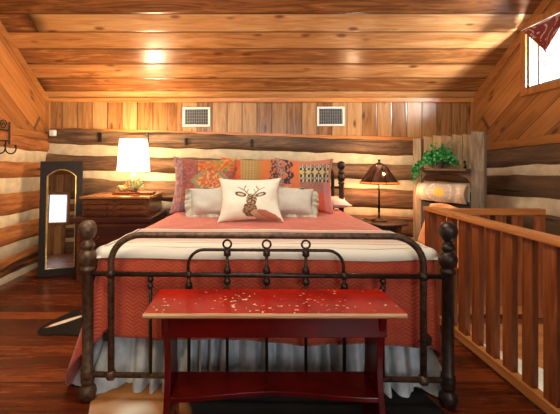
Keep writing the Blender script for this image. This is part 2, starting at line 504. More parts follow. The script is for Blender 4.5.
ob = w.build('wall_right', [M['log_r'], M['chink'], M['diag']], recalc=False); struct(ob)
for p in ob.data.polygons: p.use_smooth = p.material_index < 2
# front wall (behind the camera)
FX0, FX1, FZ0, FZ1 = -2.15, -1.30, .82, 1.55
w = MB()
for seg in ((XL, FX0), (FX1, XR)):
    log_wall(w, 'x', YF, 1, seg[0], seg[1], bb, 0., .0, 0, 1, 31.)
w.box(XL-.1, FX0, YF-.1, YF-.012, -.04, HB+.12, 2); w.box(FX1, XR+.1, YF-.1, YF-.012, -.04, HB+.12, 2)
w.box(FX0, FX1, YF-.1, YF, -.04, FZ0, 2); w.box(FX0, FX1, YF-.1, YF, FZ1, HB+.12, 2)
ob = w.build('wall_front', [M['log_x'], M['chink'], M['upper_back']], recalc=False); struct(ob)
for p in ob.data.polygons: p.use_smooth = p.material_index < 2
t = MB()
t.box(FX0-.07, FX0, YF-.1, YF+.07, FZ0-.07, FZ1+.07); t.box(FX1, FX1+.07, YF-.1, YF+.07, FZ0-.07, FZ1+.07)
t.box(FX0, FX1, YF-.1, YF+.07, FZ0-.07, FZ0); t.box(FX0, FX1, YF-.1, YF+.07, FZ1, FZ1+.07)
t.box((FX0+FX1)/2-.02, (FX0+FX1)/2+.02, YF-.03, YF, FZ0, FZ1)
struct(t.build('window_2', M['trim_z'], bevel=.004))

# trims
n = [2]
def trim(mb, mat, **k):
    n[0] += 1
    return struct(mb.build('trim_%d' % n[0], mat, bevel=.004, **k))
t = MB(); t.box(XL, XR, YB-.03, YB-.001, HB-.055, HB+.0); trim(t, M['trim_x'])
def slope_board(x0, x1, off0, off1, ya=YR, yb=YB):
    t = MB(); t.prism([(ya, zc(ya)-off0), (yb, zc(yb)-off0), (yb, zc(yb)-off1), (ya, zc(ya)-off1)], x0, x1, 'x'); return t
t = MB(); t.prism([(XL,1.672),(XR,1.525),(XR,1.575),(XL,1.722)], YB-.016, YB-.0015, 'y'); trim(t, M['trim_x'])
trim(slope_board(XL, XL+.025, .0, .10), M['trim'])
trim(slope_board(XR-.025, XR, .0, .12), M['trim'])
t = MB(); t.box(XL, XL+.05, YB-.04, YB-.001, 1.62, HB-.055); trim(t, M['trim_z'])
t = MB(); t.box(XR-.05, XR, YB-.04, YB-.001, 1.45, HB-.055); trim(t, M['trim_z'])
def hboard(x0, x1, za, zb, h):
    t = MB(); t.prism([(YF, za), (YB-.04, zb), (YB-.04, zb+h), (YF, za+h)], x0, x1, 'x'); return t
trim(hboard(XL, XL+.035, 1.70, 1.565, .075), M['trim'])
trim(hboard(XR-.035, XR, 1.66, 1.41, .085), M['trim'])

# window 1
wd = bpy.data.objects.new('window_1', None); COL.objects.link(wd); wd.location = (XR, (WY_A+WY_B)/2, WZ0); struct(wd)
iw = wd.location
def wp(mb, name, mat, **k):
    o = mb.build(name, mat, **k); o.parent = wd; o.matrix_parent_inverse = Matrix.Translation(-iw); return o
t = MB()
F = .07
t.box(XR-.03, XR+.0, WY_B, WY_B+F, WZ0-F, WZ1+F); t.box(XR-.03, XR, WY_A-F, WY_A, WZ0-F, WZ1+F)
t.box(XR-.03, XR, WY_A, WY_B, WZ1, WZ1+F); t.box(XR-.03, XR, WY_A, WY_B, WZ0-F, WZ0)
wp(t, 'window_frame', M['trim_z'], bevel=.004)
t = MB()
t.box(XR-.004, XR+.03, WY_B-.02, WY_B, WZ0, WZ1); t.box(XR-.004, XR+.03, WY_A, WY_A+.02, WZ0, WZ1)
t.box(XR-.004, XR+.03, WY_A, WY_B, WZ1-.02, WZ1); t.box(XR-.004, XR+.03, WY_A, WY_B, WZ0, WZ0+.02)
t.box(XR+.0, XR+.025, 3.462, 3.484, WZ0+.02, WZ1-.02)
wp(t, 'window_sash', M['vent_slat'])
t = MB(); t.box(XR+.011, XR+.015, WY_A+.02, WY_B-.02, WZ0+.02, WZ1-.02)
wp(t, 'window_pane', M['window_glass'])

# ------------------------------------------------------------------ air vents
def vent(xc, zcn, label):
    t = thing('air_vent', label, 'vent', (xc, YB-.001, zcn), group='white wall vents')
    W, H, B = .176, .124, .026
    m = MB()
    m.box(-W, W, -.016, -.0005, H-B, H); m.box(-W, W, -.016, -.0005, -H, -H+B)
    m.box(-W, -W+B, -.016, -.0005, -H+B, H-B); m.box(W-B, W, -.016, -.0005, -H+B, H-B)
    m.build('frame', M['white_metal'], t, bevel=.003)
    m = MB(); m.box(-W+B, W-B, -.003, -.0008, -H+B, H-B); m.build('backing', M['vent_dark'], t)
    m = MB()
    for k in range(13):
        x = -W+B+.012 + k*(2*(W-B)-.024)/12
        m.box(x-.0035, x+.0035, -.012, -.004, -H+B, H-B)
    for k in range(4):
        z = -H+B + (k+1)*(2*(H-B))/5
        m.box(-W+B, W-B, -.014, -.012, z-.002, z+.002)
    m.build('grille', M['vent_slat'], t)
vent((196.5-246)*.012816, pz(117), 'white framed air vent on the plank wall above the left patterned pillow')
vent((330.5-246)*.012816, pz(116.5), 'white framed air vent on the plank wall nearer the dark shaded lamp')

# small dark blocks on the top log
for x, y, h, lab in ((99.5,137.5,.12,'dark iron strap on the top log, leftmost, above the mirror and dresser gap'),
                (147,137.5,.11,'dark iron strap on the top log just right of the glowing lamp shade'),
                (186,142,.09,'dark iron strap on the top log beneath the left air vent'),
                (252,143.5,.10,'dark iron strap on the top log between the two air vents')):
    X = (x-246)*.0126
    t = MB()
    t.prism([(-.016,-h/2),(.016,-h/2),(.020,h/2),(-.020,h/2)], -.012, .012, 'y')
    t.tube([(0,-.006,h*.3),(0,-.022,h*.3)], .007, 8); t.tube([(0,-.006,-h*.3),(0,-.022,-h*.3)], .007, 8)
    o = t.build('iron_strap', M['black_iron'], bevel=.003, loc=(X, YB-.062, pz(y)-.0))
    tag(o, lab, 'bracket', 'straps on the top log')
t = MB(); t.box(-.035,.035,-.06,.0,-.04,.04)
o = t.build('sensor_box', M['white_metal'], bevel=.01, loc=(XL+.12, YB-.05, 1.645)); tag(o, 'small pale box fixed high in the back left corner above the mirror', 'sensor')

# ------------------------------------------------------------------ coat rack on left wall
cr = thing('coat_rack', 'black scrolled wrought iron coat rack on the left log wall', 'coat rack', (XL+.055, 3.45, 1.50))
m = MB()
y0, y1 = -.75, .22
for z in (.0, .11): m.tube([(0,y0,z),(0,y1,z)], .008, 8)
for y in (y0, y1, -.26): m.tube([(0,y,-.03),(0,y,.20)], .010, 8)
m.build('frame', M['black_iron'], cr, smooth=True, auto=True)
m = MB()
for yc, d in ((.13,1), (-.02,-1), (-.36,-1), (-.16,1), (-.5,1), (-.64,-1)):
    P = []
    for k in range(30):
        a = k/29*3.2*PI; r = .055*(1-k/29*.8)
        P.append((0, yc + d*r*math.cos(a), .165 + r*math.sin(a)))
    m = MB(); m.tube(P, .006, 6); m.build('scroll', M['black_iron'], cr, smooth=True)
for y in (.16, .0, -.2, -.4, -.6):
    m = MB(); P = [(.0,y,-.0),(.0,y,-.08)] + [(.0+.055-.055*math.cos(a), y, -.08-.055*math.sin(a)) for a in [k/10*1.15*PI for k in range(1,11)]]
    m.tube(P, .007, 8); m.ball(P[-1], .012, 10); m.build('hook', M['black_iron'], cr, smooth=True)

# ------------------------------------------------------------------ leaning mirror
ml, mr = Vector((-2.31,3.87)), Vector((-1.89,4.00))
dirv = (mr-ml); wid = dirv.length; rz = math.atan2(dirv.y, dirv.x)
mir = thing('floor_mirror', 'tall dark framed arched floor mirror leaning in the back left corner', 'mirror', (ml.x, ml.y, 0))
mir.rotation_euler = Euler((-math.radians(5.5), 0, rz), 'XYZ')
Hm, fw = 1.29, .072
def arch(x0, x1, z0, z1, rise, nn=14):
    P = [(x0,z0),(x1,z0)]
    for k in range(nn+1):
        tt = k/nn; x = x1 + (x0-x1)*tt
        P.append((x, z1 + rise*(1-(2*tt-1)**2)))
    return P
inner = arch(fw, wid-fw, fw+.01, Hm-.17, .075)
m = MB()
# frame: ring between outer rect and inner arch, front and back
N = len(inner)
outer = []
cx, cz = wid/2, Hm/2
for (x, z) in inner:
    if z < .2: outer.append((0 if x < cx else wid, 0))
    else: outer.append((max(0,min(wid,(x-fw)/(wid-2*fw)*wid)), Hm))
outer[2] = (wid, Hm-.0); 
vs = []
for (x,z) in outer: vs += [(x,-.035,z),(x,0,z)]
for (x,z) in inner: vs += [(x,-.035,z),(x,0,z)]
fs = []
for i in range(N):
    j = (i+1) % N
    o0, o1 = 2*i, 2*j; a0, a1 = 2*N+2*i, 2*N+2*j
    fs += [(o0,o1,a1,a0),(o0+1,a0+1,a1+1,o1+1),(o0,o0+1,o1+1,o1),(a0,a1,a1+1,a0+1)]
m.add(vs, fs); m.build('frame', M['mirror_frame'], mir, bevel=.004)
m = MB(); m.prism(inner, -.012, -.006, 'y'); m.build('mirror_glass', M['mirror'], mir)
m = MB(); m.tube([(x,-.03,z) for x,z in inner], .007, 8, closed=True); m.build('gilt_edge', M['gold'], mir, smooth=True)

# ------------------------------------------------------------------ dresser
dr = thing('dresser', 'dark wooden stepped dresser with two rows of small top drawers', 'dresser', (-1.40, 4.02, 0))
dw = .355
m = MB()
m.box(-dw, dw, -.30, .30, .70, .885)
m.box(-dw-.03, dw+.03, -.36, .32, .08, .64)
for x in (-1,1):
    for y in (-.33,.29): m.box(x*(dw)-.03, x*(dw)+.03, y-.03, y+.03, 0, .08)
m.build('body', M['dark_wood'], dr, bevel=.004)
m = MB(); m.box(-dw-.02, dw+.02, -.325, .325, .885, .912); m.build('top', M['dresser_top'], dr, bevel=.008)
m = MB(); m.box(-dw-.075, dw+.06, -.41, .33, .64, .70); m.build('ledge', M['dark_wood_b'], dr, bevel=.015)
for r in range(3):
    for c_ in (-1, 1):
        m = MB(); z = .712+r*.057
        m.box(c_*dw/2-dw/2+.022, c_*dw/2+dw/2-.022, -.312, -.29, z, z+.050)
        d = m.build('drawer', M['dark_wood'], dr, bevel=.006)
        for k in (-1,1):
            m = MB(); m.ball((c_*dw/2+k*.10, -.3215, z+.025), .011, 10)
            m.build('knob', M['brass'], d, smooth=True)
for r in range(2):
    m = MB(); z = .12 + r*.25
    m.box(-dw+.01, dw-.01, -.375, -.355, z, z+.23)
    d = m.build('drawer', M['dark_wood_b'], dr, bevel=.008)
    for k in (-1,1):
        m = MB(); P = [(k*.19+.05*math.cos(a), -.392-.0*math.sin(a), z+.12-.03*math.sin(a)) for a in [i/8*PI for i in range(9)]]
        m.tube(P, .006, 8); m.ball(P[0], .011, 8); m.ball(P[-1], .011, 8); m.build('handle', M['brass'], d, smooth=True)

# lamp on the dresser
TX, TY, TZ = -1.285, 3.98, .912
la = thing('table_lamp', 'lit table lamp with glowing pale shade and twig base on the dresser', 'lamp', (TX, TY, TZ))
m = MB(); m.box(-.215,.235,-.09,.09,0,.030); m.build('plinth', M['dark_wood'], la, bevel=.006)
m = MB()
m.tube([(0,0,.03),(0,0,.46)], .010, 8)
for k in range(26):
    a = k/26*2*PI; r = .045+.025*math.sin(k*3.)
    m.tube([(r*math.cos(a)*.5, r*math.sin(a)*.5, .03), (r*1.5*math.cos(a+.5), r*1.5*math.sin(a+.5), .10), (r*.9*math.cos(a+1), r*.9*math.sin(a+1), .17), (.012*math.cos(a+1.5), .012*math.sin(a+1.5), .235)], .0045, 5)
m.build('twig_base', M['twig'], la, smooth=True)
for (bx_, h) in ((-.15,.055), (-.085,.062)):
    m = MB()     # carved birds on the plinth
    m.lathe([(.0,.0),(.030,.008),(.036,.03),(.030,.055),(.016,.072),(.0,.078)], 12, 0, Matrix.Translation((bx_, 0, .03)) @ Matrix.Rotation(.5 if bx_ < -.1 else -.4, 4, 'Y'))
    m.ball((bx_-.01, -.01, .03+h), .017, 10)
    m.lathe([(.006,0),(.0,.02)], 8, 0, Matrix.Translation((bx_-.025, -.01, .03+h)) @ Matrix.Rotation(-1.5, 4, 'Y'))
    m.build('carved_bird', M['twig'], la, smooth=True)
m = MB(); m.lathe([(.178,.265),(.150,.625)], 32, cap=False); m.build('lamp_shade', M['shade_lit'], la, smooth=True, solid=.003)
m = MB(); m.ball((0,0,.46), .03, 12, 1.2); m.build('bulb', M['bulb'], la, smooth=True)
# jar with sprig
jr = thing('glass_vase', 'small clear glass vase holding pale leaves beside the glowing lamp', 'vase', (-1.20, 3.80, TZ))
m = MB(); m.lathe([(.030,.0),(.036,.01),(.036,.055),(.024,.075),(.027,.09),(.025,.09),(.022,.075),(.033,.055),(.033,.012),(.0,.010)], 20, cap=False); m.build('glass', M['glass'], jr, smooth=True)
def leaves(mb, pts, size, seed, flat=.4):
    r = random.Random(seed)
    for p in pts:
        R = Euler((r.uniform(-1,1)*flat*2, r.uniform(-1,1)*flat*2, r.uniform(0,6.28))).to_matrix().to_4x4()
        s_ = size*r.uniform(.7,1.25)
        A = [(0,-s_,0),(s_*.55,-s_*.4,s_*.12),(s_*.62,s_*.2,s_*.1),(0,s_,-s_*.12),(-s_*.62,s_*.2,s_*.1),(-s_*.55,-s_*.4,s_*.12),(0,0,-.02*s_)]
        mb.add(A, [(6,0,1),(6,1,2),(6,2,3),(6,3,4),(6,4,5),(6,5,0)], 0, Matrix.Translation(p) @ R)
m = MB(); st = MB()
r = random.Random(5); lp = []
for k in range(12):
    a = r.uniform(0,6.28); l = r.uniform(.03,.085)
    e = Vector((l*math.cos(a), l*math.sin(a)*.6, r.uniform(.10,.19)))
    st.tube([(0,0,.02), e*.5+Vector((0,0,.04)), e], .002, 5)
    for q in range(4): lp.append(e + Vector((r.uniform(-.02,.02), r.uniform(-.02,.02), r.uniform(-.03,.015))))
st.build('stem', M['twig'], jr)
leaves(m, lp, .018, 3, .8); m.build('foliage', M['leaf_pale'], jr)

# ------------------------------------------------------------------ bed
BL, BR = (.103, 1.848, 0), -math.radians(1.5)
bed = thing('iron_bed', 'brown iron bed with arched ringed footboard and ball posts', 'bed', BL, BR)
def post_profile(h):   # h = overall height
    return [(.0,.0),(.022,.0),(.036,.012),(.044,.035),(.046,.048),(.042,.066),(.030,.082),(.026,.09),(.034,.096),(.036,.112),(.033,.120),(.036,.128),(.036,.150),(.033,.158),(.036,.165),(.029,.172),
            (.029,h-.275),(.037,h-.270),(.038,h-.255),(.030,h-.248),(.030,h-.240),(.041,h-.225),(.046,h-.198),(.044,h-.182),(.034,h-.165),(.024,h-.155),(.034,h-.148),(.038,h-.135),(.034,h-.122),(.022,h-.112),(.020,h-.100),(.034,h-.092),(.044,h-.070),(.047,h-.048),(.042,h-.024),(.026,h-.006),(.0,h)]
fb = .968
for sx in (-1, 1):
    m = MB(); m.lathe(post_profile(fb), 24, 0, Matrix.Translation((sx*.955, 0, 0)))
    m.build('footboard_post', M['iron_rust'] if sx < 0 else M['iron'], bed, smooth=True)
    m = MB(); m.lathe(post_profile(1.29), 24, 0, Matrix.Translation((sx*.965, 2.30, 0)))
    m.build('headboard_post', M['iron'], bed, smooth=True)
def arch_path(hw, z0, z1, rad, y, n_=8, rz_=None):
    rz_ = rz_ or rad
    P = [(-hw, y, z0), (-hw, y, z1-rz_)]
    for k in range(1, n_+1):
        a = k/n_*PI/2; P.append((-hw+rad*(1-math.cos(a)), y, z1-rz_+rz_*math.sin(a)))
    for k in range(0, n_+1):
        a = k/n_*PI/2; P.append((hw-rad*(1-math.sin(a)), y, z1-rz_+rz_*math.cos(a)))
    P.append((hw, y, z0))
    return P
m = MB(); m.tube(arch_path(.828, .137, .889, .165, 0, rz_=.15), .0175, 14); m.build('footboard_arch', M['iron_rust'], bed, smooth=True)
m = MB(); m.tube(arch_path(.412, .679, .812, .085, 0), .0085, 10); m.build('inner_arch', M['iron'], bed, smooth=True)
m = MB(); m.tube([(-.95,0,.679),(.95,0,.679)], .0135, 12)
for x in (-.828,.828): m.ball((x,0,.679), .027, 14)
for x in (-.408,.416): m.ball((x,0,.679), .021, 12)
m.build('middle_rail', M['iron'], bed, smooth=True)
m = MB(); m.tube([(-.95,0,.137),(.95,0,.137)], .0145, 12)
for x in (-.828,.828): m.lathe([(.022,-.02),(.028,-.012),(.028,.012),(.022,.02)], 14, 0, Matrix.Translation((x,0,.137)) @ Matrix.Rotation(PI/2,4,'Y'))
m.build('lower_rail', M['iron_rust'], bed, smooth=True)
for x in (-.615, .618):
    m = MB(); m.tube([(x,0,.137),(x,0,.66)], .0095, 10); m.ball((x,0,.652), .018, 12); m.lathe([(.014,.605),(.016,.615),(.014,.625)], 12, 0, Matrix.Translation((x,0,0)))
    m.build('spindle', M['iron'], bed, smooth=True)
for x in (-.408, .416):
    m = MB(); m.tube([(x,0,.137),(x,0,.68)], .0095, 10); m.lathe([(.012,.60),(.019,.61),(.019,.63),(.012,.64)], 12, 0, Matrix.Translation((x,0,0)))
    m.build('spindle', M['iron'], bed, smooth=True)
for x in (-.203, .0066, .214):
    m = MB(); m.tube([(x,0,.137),(x,0,.818)], .0085, 10)
    for z in (.795, .705, .645): m.lathe([(.010,z-.018),(.019,z-.012),(.019,z+.008),(.013,z+.018)], 12, 0, Matrix.Translation((x,0,0)))
    m.lathe([(.006,.705),(.012,.72),(.007,.745)], 10, 0, Matrix.Translation((x,0,0)))
    sp_ = m.build('spindle', M['iron'], bed, smooth=True)
    m = MB(); m.tube([(x+.0215*math.cos(a), 0, .843+.0215*math.sin(a)) for a in [k/20*2*PI for k in range(20)]], .0055, 8, closed=True)
    m.build('ring', M['iron'], sp_, smooth=True)
# headboard
m = MB(); m.tube(arch_path(.865, .3, 1.235, .12, 2.30), .019, 12); m.tube([(-.95,2.3,.98),(.95,2.3,.98)], .013, 10); m.tube([(-.95,2.3,.42),(.95,2.3,.42)], .014, 10)
m.build('headboard_arch', M['iron'], bed, smooth=True)
for k in range(7):
    x = -.62+k*.207
    m = MB(); m.tube([(x,2.3,.42),(x,2.3,1.23)], .009, 8); m.build('spindle', M['iron'], bed, smooth=True)
for sx in (-1,1):
    m = MB(); m.box(sx*.875-.012, sx*.875+.012, .03, 2.28, .30, .345); m.box(sx*.86-.02, sx*.86+.02, .03, 2.28, .30, .31); m.build('side_rail', M['iron'], bed)
m = MB(); m.box(-.88,.88,.10,2.25,.31,.345); m.build('slat_base', M['dark_wood'], bed)

# mattress
def ztop(y): return .765 - .055*min(1, max(0, (y-.1)/1.8))
mt = MB()
hw, r_ = .90, .04
mt.box(-hw+.01, hw-.01, .11, 2.22, .346, .55)
mt.prism([(.11,.551),(2.22,.551),(2.22,ztop(2.22)),(1.9,ztop(1.9)),(.11,ztop(.11))], -hw+.01, hw-.01, 'x')
o = mt.build('mattress', M['mattress'], bevel=.03, loc=BL, rot=(0,0,BR)); tag(o, 'thick mattress hidden under the coral quilt on the iron bed', 'mattress')

# generic drape over the bed: top grid plus hanging skirt round left, foot and right
def drape(hw, y0, y1, zt, drop, rad, outward, col=None, nx=60, ny=40, nq=22, corner=7, top=True, sides=True, wave=None):
    mb = MB()
    xs = [-hw + 2*hw*i/nx for i in range(nx+1)]; ys = [y0 + (y1-y0)*j/ny for j in range(ny+1)]
    if top:
        o = len(mb.v)
        for y in ys:
            for x in xs: mb.v.append(Vector((x, y, zt(x, y)))); mb.c.append(col(x, y, 0, 0) if col else (255,255,255))
        for j in range(ny):
            for i in range(nx):
                a = o+j*(nx+1)+i; mb.f.append([a,a+1,a+nx+2,a+nx+1]); mb.m.append(0)
    path = []
    if sides:
        for y in reversed(ys): path.append((-hw, y, -1., 0., 'l'))
    for k in range(1, corner):
        a = k/corner*PI/2; path.append((-hw, y0, -math.cos(a), -math.sin(a), 'c'))
    for x in xs: path.append((x, y0, 0., -1., 'f'))
    for k in range(1, corner):
        a = k/corner*PI/2; path.append((hw, y0, math.sin(a), -math.cos(a), 'c'))
    if sides:
        for y in ys: path.append((hw, y, 1., 0., 'r'))
    o = len(mb.v); arcn = 6
    L = 0; prev = None
    for p in path:
        x, y, nx_, ny_, kind = p
        if prev: L += math.hypot(x-prev[0]+.05*(nx_-prev[2]), y-prev[1]+.05*(ny_-prev[3]))
        prev = p
        z = zt(x, y); d = drop(nx_, ny_, x, y)
        for q in range(nq+1):
            if q <= arcn:
                a = q/arcn*PI/2; ox = rad*math.sin(a); zz = z - rad*(1-math.cos(a)); qq = 0
            else:
                qq = (q-arcn)/(nq-arcn); ox = rad; zz = z - rad - (d-rad)*qq
            ox += outward(nx_, ny_, qq, L, x, y)
            P = Vector((x+nx_*ox, y+ny_*ox, max(.006, zz + .004*nz(L*3, q*.2)*(qq>0))))
            mb.v.append(P)
            mb.c.append(col(x, y, qq, 1) if col else (255,255,255))
    W = nq+1
    for i in range(len(path)-1):
        for q in range(nq):
            a = o+i*W+q; mb.f.append([a, a+1, a+W+1, a+W]); mb.m.append(0)
    return mb

def q_zt(x, y):
    return ztop(y) + .018 + .006*nz(x*2.2, y*2.2) + .004*nz(x*7, y*7)
def q_drop(a, b, x, y):
    f = -b if b < 0 else 0       # 1 = foot, 0 = side
    return .49 + .025*nz(x*2.5) + (1-f)*(.33 if a < 0 else .12) + (.01 + .02*x)*f
def q_out(a, b, q, L, x, y):
    if b <= -.99: return (.004*math.sin(L*14)+.004*math.sin(L*31+1))*q
    fl = .19 if a < 0 else .03
    s = abs(a)
    return fl*s*q**1.3*(1 - min(1,max(0,(y-.3)/1.6))*.5) + .02*q*math.sin(L*18)*s + (.008*q*math.sin(L*14)*(1-s))
o = drape(.90, .125, 2.18, q_zt, q_drop, .045, q_out, nx=90, ny=60, nq=26, corner=12).build('coral_quilt', M['quilt'], merge=True, smooth=True, loc=BL, rot=(0,0,BR), solid=.008)
tag(o, 'coral red chevron stitched quilt covering the bed and hanging at the foot', 'quilt')

# bed skirt
def s_zt(x, y): return .36
def s_drop(a, b, x, y): return .352
def s_out(a, b, q, L, x, y):
    w_ = (max(0, abs(math.sin(L*32 + 1.3*math.sin(L*7.3) + .8*math.sin(L*19)))-.22)/.78)**.6
    return (.095*w_ - .08 + .005*math.sin(L*121+1.3))*(.7+.3*q) + .085*q**1.6 + (.12*abs(a)*q if a < 0 else .05*abs(a)*q)
o = drape(.90, .165, 2.15, s_zt, s_drop, .02, s_out, nx=340, ny=120, nq=14, top=False, corner=16).build('bed_skirt', M['linen'], merge=True, smooth=True, loc=BL, rot=(0,0,BR))
tag(o, 'pale blue gathered linen bed skirt hanging to the floor under the quilt', 'bed skirt')

# striped blanket across the foot
def b_zt(x, y): return q_zt(x, y) + .013 + .004*nz(x*3, y*9)
def b_col(x, y, q, s):
    t_ = y if not s else .11 - q*.05
    edge = abs(x) > .86
    if t_ > .70: return (222,206,184)
    if t_ > .60: return (186,158,150)
    if t_ > .57: return (120,92,104)
    if t_ > .47: return (210,184,168)
    if t_ > .42: return (132,100,108)
    if t_ > .27: return (196,172,158)
    if t_ > .235: return (222,206,178)
    if t_ > .222: return (70,66,62)
    if .118 < t_ < .126: return (96,92,80)
    return (220,213,194)
def b_drop(a, b, x, y):
    f = -b if b < 0 else 0
    return .052*f + (1-f)*(.058 + .05*(y-.1))
def b_out(a, b, q, L, x, y):
    return .012 + .004*math.sin(L*12) + (.055 if a < 0 else .02)*abs(a)*q*max(0,1-(y-.118)/.5)
o = drape(.905, .118, .735, b_zt, b_drop, .042, b_out, col=b_col, nx=70, ny=60, nq=12, corner=10).build('striped_blanket', M['fabric_soft'], merge=False, smooth=True, loc=BL, rot=(0,0,BR), solid=.006)
tag(o, 'cream and mauve striped blanket folded across the foot of the bed', 'blanket')

# ------------------------------------------------------------------ pillows
def cushion(W, H, T, colf=None, n=44, pinch=.07, seed=0, sag=.0):
    pinch *= 2.0
    mb = MB()
    for side in (1, -1):
        def fn(u, v):
            a, b = 2*u-1, 2*v-1
            x = a*W/2*(1 - pinch*(1-b*b)); z = b*H/2*(1 - pinch*(1-a*a))
            e = max(0, (1-abs(a)**2.6))*max(0, (1-abs(b)**2.6))
            th = T/2*e**.48*(1+.16*nz(x*5+seed, z*5, seed)) + .004*nz(x*16+seed, z*16)*(e**.3)
            y = -side*th + .02*nz(a*1.5+seed, b*1.5)*1.0
            z -= sag*(a*a)*.0
            return (x, y, z + H/2)
        mb.grid(fn, n, n, 0, (lambda u, v: colf(2*u-1, 2*v-1)) if colf else None)
    return mb

def rough_pick(x, y, cols, sc, seed):
    k = nz(math.floor(x*sc)*1.37+seed, math.floor(y*sc)*2.11, seed)
    return cols[int((k*.5+.5)*len(cols)*1.0) % len(cols)]
def kilim_left(a, b):
    base = (176,98,82)
    # diamond
    d = abs(a-.25)*1.0 + abs(b-.10)*.9
    nn = nz(a*9, b*9, 1.)
    base = (186,104,80) if nn > 0 else (166,88,80)
    if a < -.72 : return (150,104,118) if nz(a*30,b*8) > 0 else (186,140,130)
    if b > .52 and a > -.2: 
        return [(208,88,40),(214,150,60),(120,140,90),(204,76,50)][int(abs(nz(a*4,b*4,3)*9)) % 4]
    if abs(d-.62) < .09: return (182,160,110) if int((a+b)*24) % 2 else (120,112,84)
    if d < .53:
        if d < .2: return (200,90,44) if nz(a*14,b*14) > 0 else (214,150,100)
        return (206,104,56) if nz(a*11,b*11,5) > -.1 else (206,176,120)
    if b < -.7 and a < 0: return (124,104,132)
    return base if abs(nz(a*13,b*17,7)) > .1 else (130,78,76)
def kilim_mid(a, b):
    if a < -.35:
        return [(214,92,48),(206,116,60),(196,84,50)][int(abs(nz(a*5,b*5,2)*9)) % 3]
    if a < .22:
        k = (abs((a*9) % 1 - .5) + abs((b*9) % 1 - .5))
        return (96,104,84) if k < .35 else ((186,160,96) if k < .62 else (206,140,80))
    if a < .42: return (184,134,70)
    if a < .7: return (216,118,58)
    return (206,120,80) if nz(a*12, b*12) > 0 else (70,66,70)
def kilim_right(a, b):
    if a < -.78: return (196,150,130) if nz(a*20,b*20) > 0 else (120,90,96)
    if a < -.42:
        if b > .0 and abs(a+.6 + .1*math.sin(b*14)) < .12 and nz(a*14, b*9) > -.25: return (44,46,56)
        return (206,104,62) if nz(a*9,b*3) > 0 else (196,128,96)
    if a < -.22: return (222,116,58) if b > -.4 else (204,96,62)
    if b > .1 and a < .88:
        by = (b-.1)/.85
        if by > .82: return (206,130,100)
        st = int(by*9)
        if st in (0, 2, 5, 7): return (48,50,70) if abs((a*7) % 1-.5) > .2 else (214,196,150)
        if st in (3, 4): return (206,182,110) if abs((a*4) % 1-.5)+abs(by-.45)*3 < .5 else (76,78,92)
        return (204,184,150) if abs((a*14) % 1-.5) > .25 else (90,84,90)
    if a > .7 and b < .1: return (206,130,130)
    if b < -.3 and a > .35: return (208,92,60)
    return (150,110,96) if nz(a*16, b*16) > 0 else (178,120,100)
def deer(a, b):
    base = (232,230,210)
    nn = .05*nz(a*8, b*8)
    def ell(cx, cy, rx, ry, rot=0):
        dx, dy = a-cx, b-cy
        c_, s_ = math.cos(rot), math.sin(rot)
        dx, dy = dx*c_+dy*s_, -dx*s_+dy*c_
        return math.hypot(dx/rx, dy/ry) + nn*3
    def seg(x0,y0,x1,y1,w_):
        vx, vy = x1-x0, y1-y0; L2 = vx*vx+vy*vy
        t_ = max(0,min(1,((a-x0)*vx+(b-y0)*vy)/L2)); return math.hypot(a-x0-t_*vx, b-y0-t_*vy) + nn*.3 < w_
    br = (92,64,42); lt = (150,116,80); pk = (176,104,80)
    # body
    if ell(.46,-.88,.46,.22, -.25) < 1: return pk if ell(.55,-.82,.36,.14,-.3) < 1 else (186,146,112)
    if ell(-.02,-.66,.24,.30) < 1: return lt if nz(a*12,b*12) > -.1 else br
    # muzzle
    if ell(.06,-.44,.035,.03) < 1: return (66,50,44)
    if ell(.03,-.20,.18,.32) < 1:
        if ell(-.06,-.12,.028,.035) < 1 or ell(.13,-.12,.028,.035) < 1: return (60,46,38)
        return (176,148,112) if nz(a*10,b*10,4) > -.05 else br
    # ears
    if ell(-.34,.10,.22,.11, -.45) < 1: return (206,186,156) if ell(-.34,.10,.13,.055,-.45) < 1 else br
    if ell(.36,.08,.20,.10, .45) < 1: return (206,186,156) if ell(.36,.08,.12,.05,.45) < 1 else br
    # antlers
    for sx in (-1,1):
        o_ = .03
        if seg(o_+sx*.08,.05,o_+sx*.26,.34,.028) or seg(o_+sx*.26,.34,o_+sx*.18,.55,.022) or seg(o_+sx*.24,.30,o_+sx*.46,.46,.02) or seg(o_+sx*.16,.18,o_+sx*.10,.36,.018): return (158,130,92)
    return base if nz(a*40,b*40) > -.3 else (226,218,200)
def rotv(lx, ly):
    c_, s_ = math.cos(BR), math.sin(BR); return BL[0]+lx*c_-ly*s_, BL[1]+lx*s_+ly*c_
def place(mb, name, label, X, Y, z, lean, yaw=0, roll=0, mat='fabric', cat='pillow', group=None, **k):
    o = mb.build(name, M[mat], merge=False, smooth=True, **k)
    o.location = (X, Y, z)
    o.rotation_euler = (Matrix.Rotation(yaw,4,'Z') @ Matrix.Rotation(lean,4,'X') @ Matrix.Rotation(roll,4,'Y')).to_euler()
    tag(o, label, cat, group); return o
G = 'patterned euro pillows against the headboard'
place(cushion(.68,.62,.17, kilim_mid, 90, .05, 2.), 'patterned_pillow', 'orange and olive woven pillow in the middle of the back row', .04, 3.90, .725, -.22, .0, .02, group=G)
place(cushion(.70,.63,.18, kilim_left, 90, .06, 5.), 'patterned_pillow', 'rust woven pillow with a large diamond at the left of the back row', -.46, 3.68, .722, -.24, .05, .03, group=G)
place(cushion(.64,.62,.18, kilim_right, 90, .06, 9.), 'patterned_pillow', 'woven pillow with navy geometric panel at the right of the back row', .62, 3.70, .722, -.24, -.06, .02, group=G)
place(cushion(.70,.42,.14, None, 30, .04, 4.), 'sleeping_pillow', 'white sleeping pillow lying flat behind the right patterned pillow', .86, 3.95, .79, -1.5, -.06, 0, mat='white_linen')
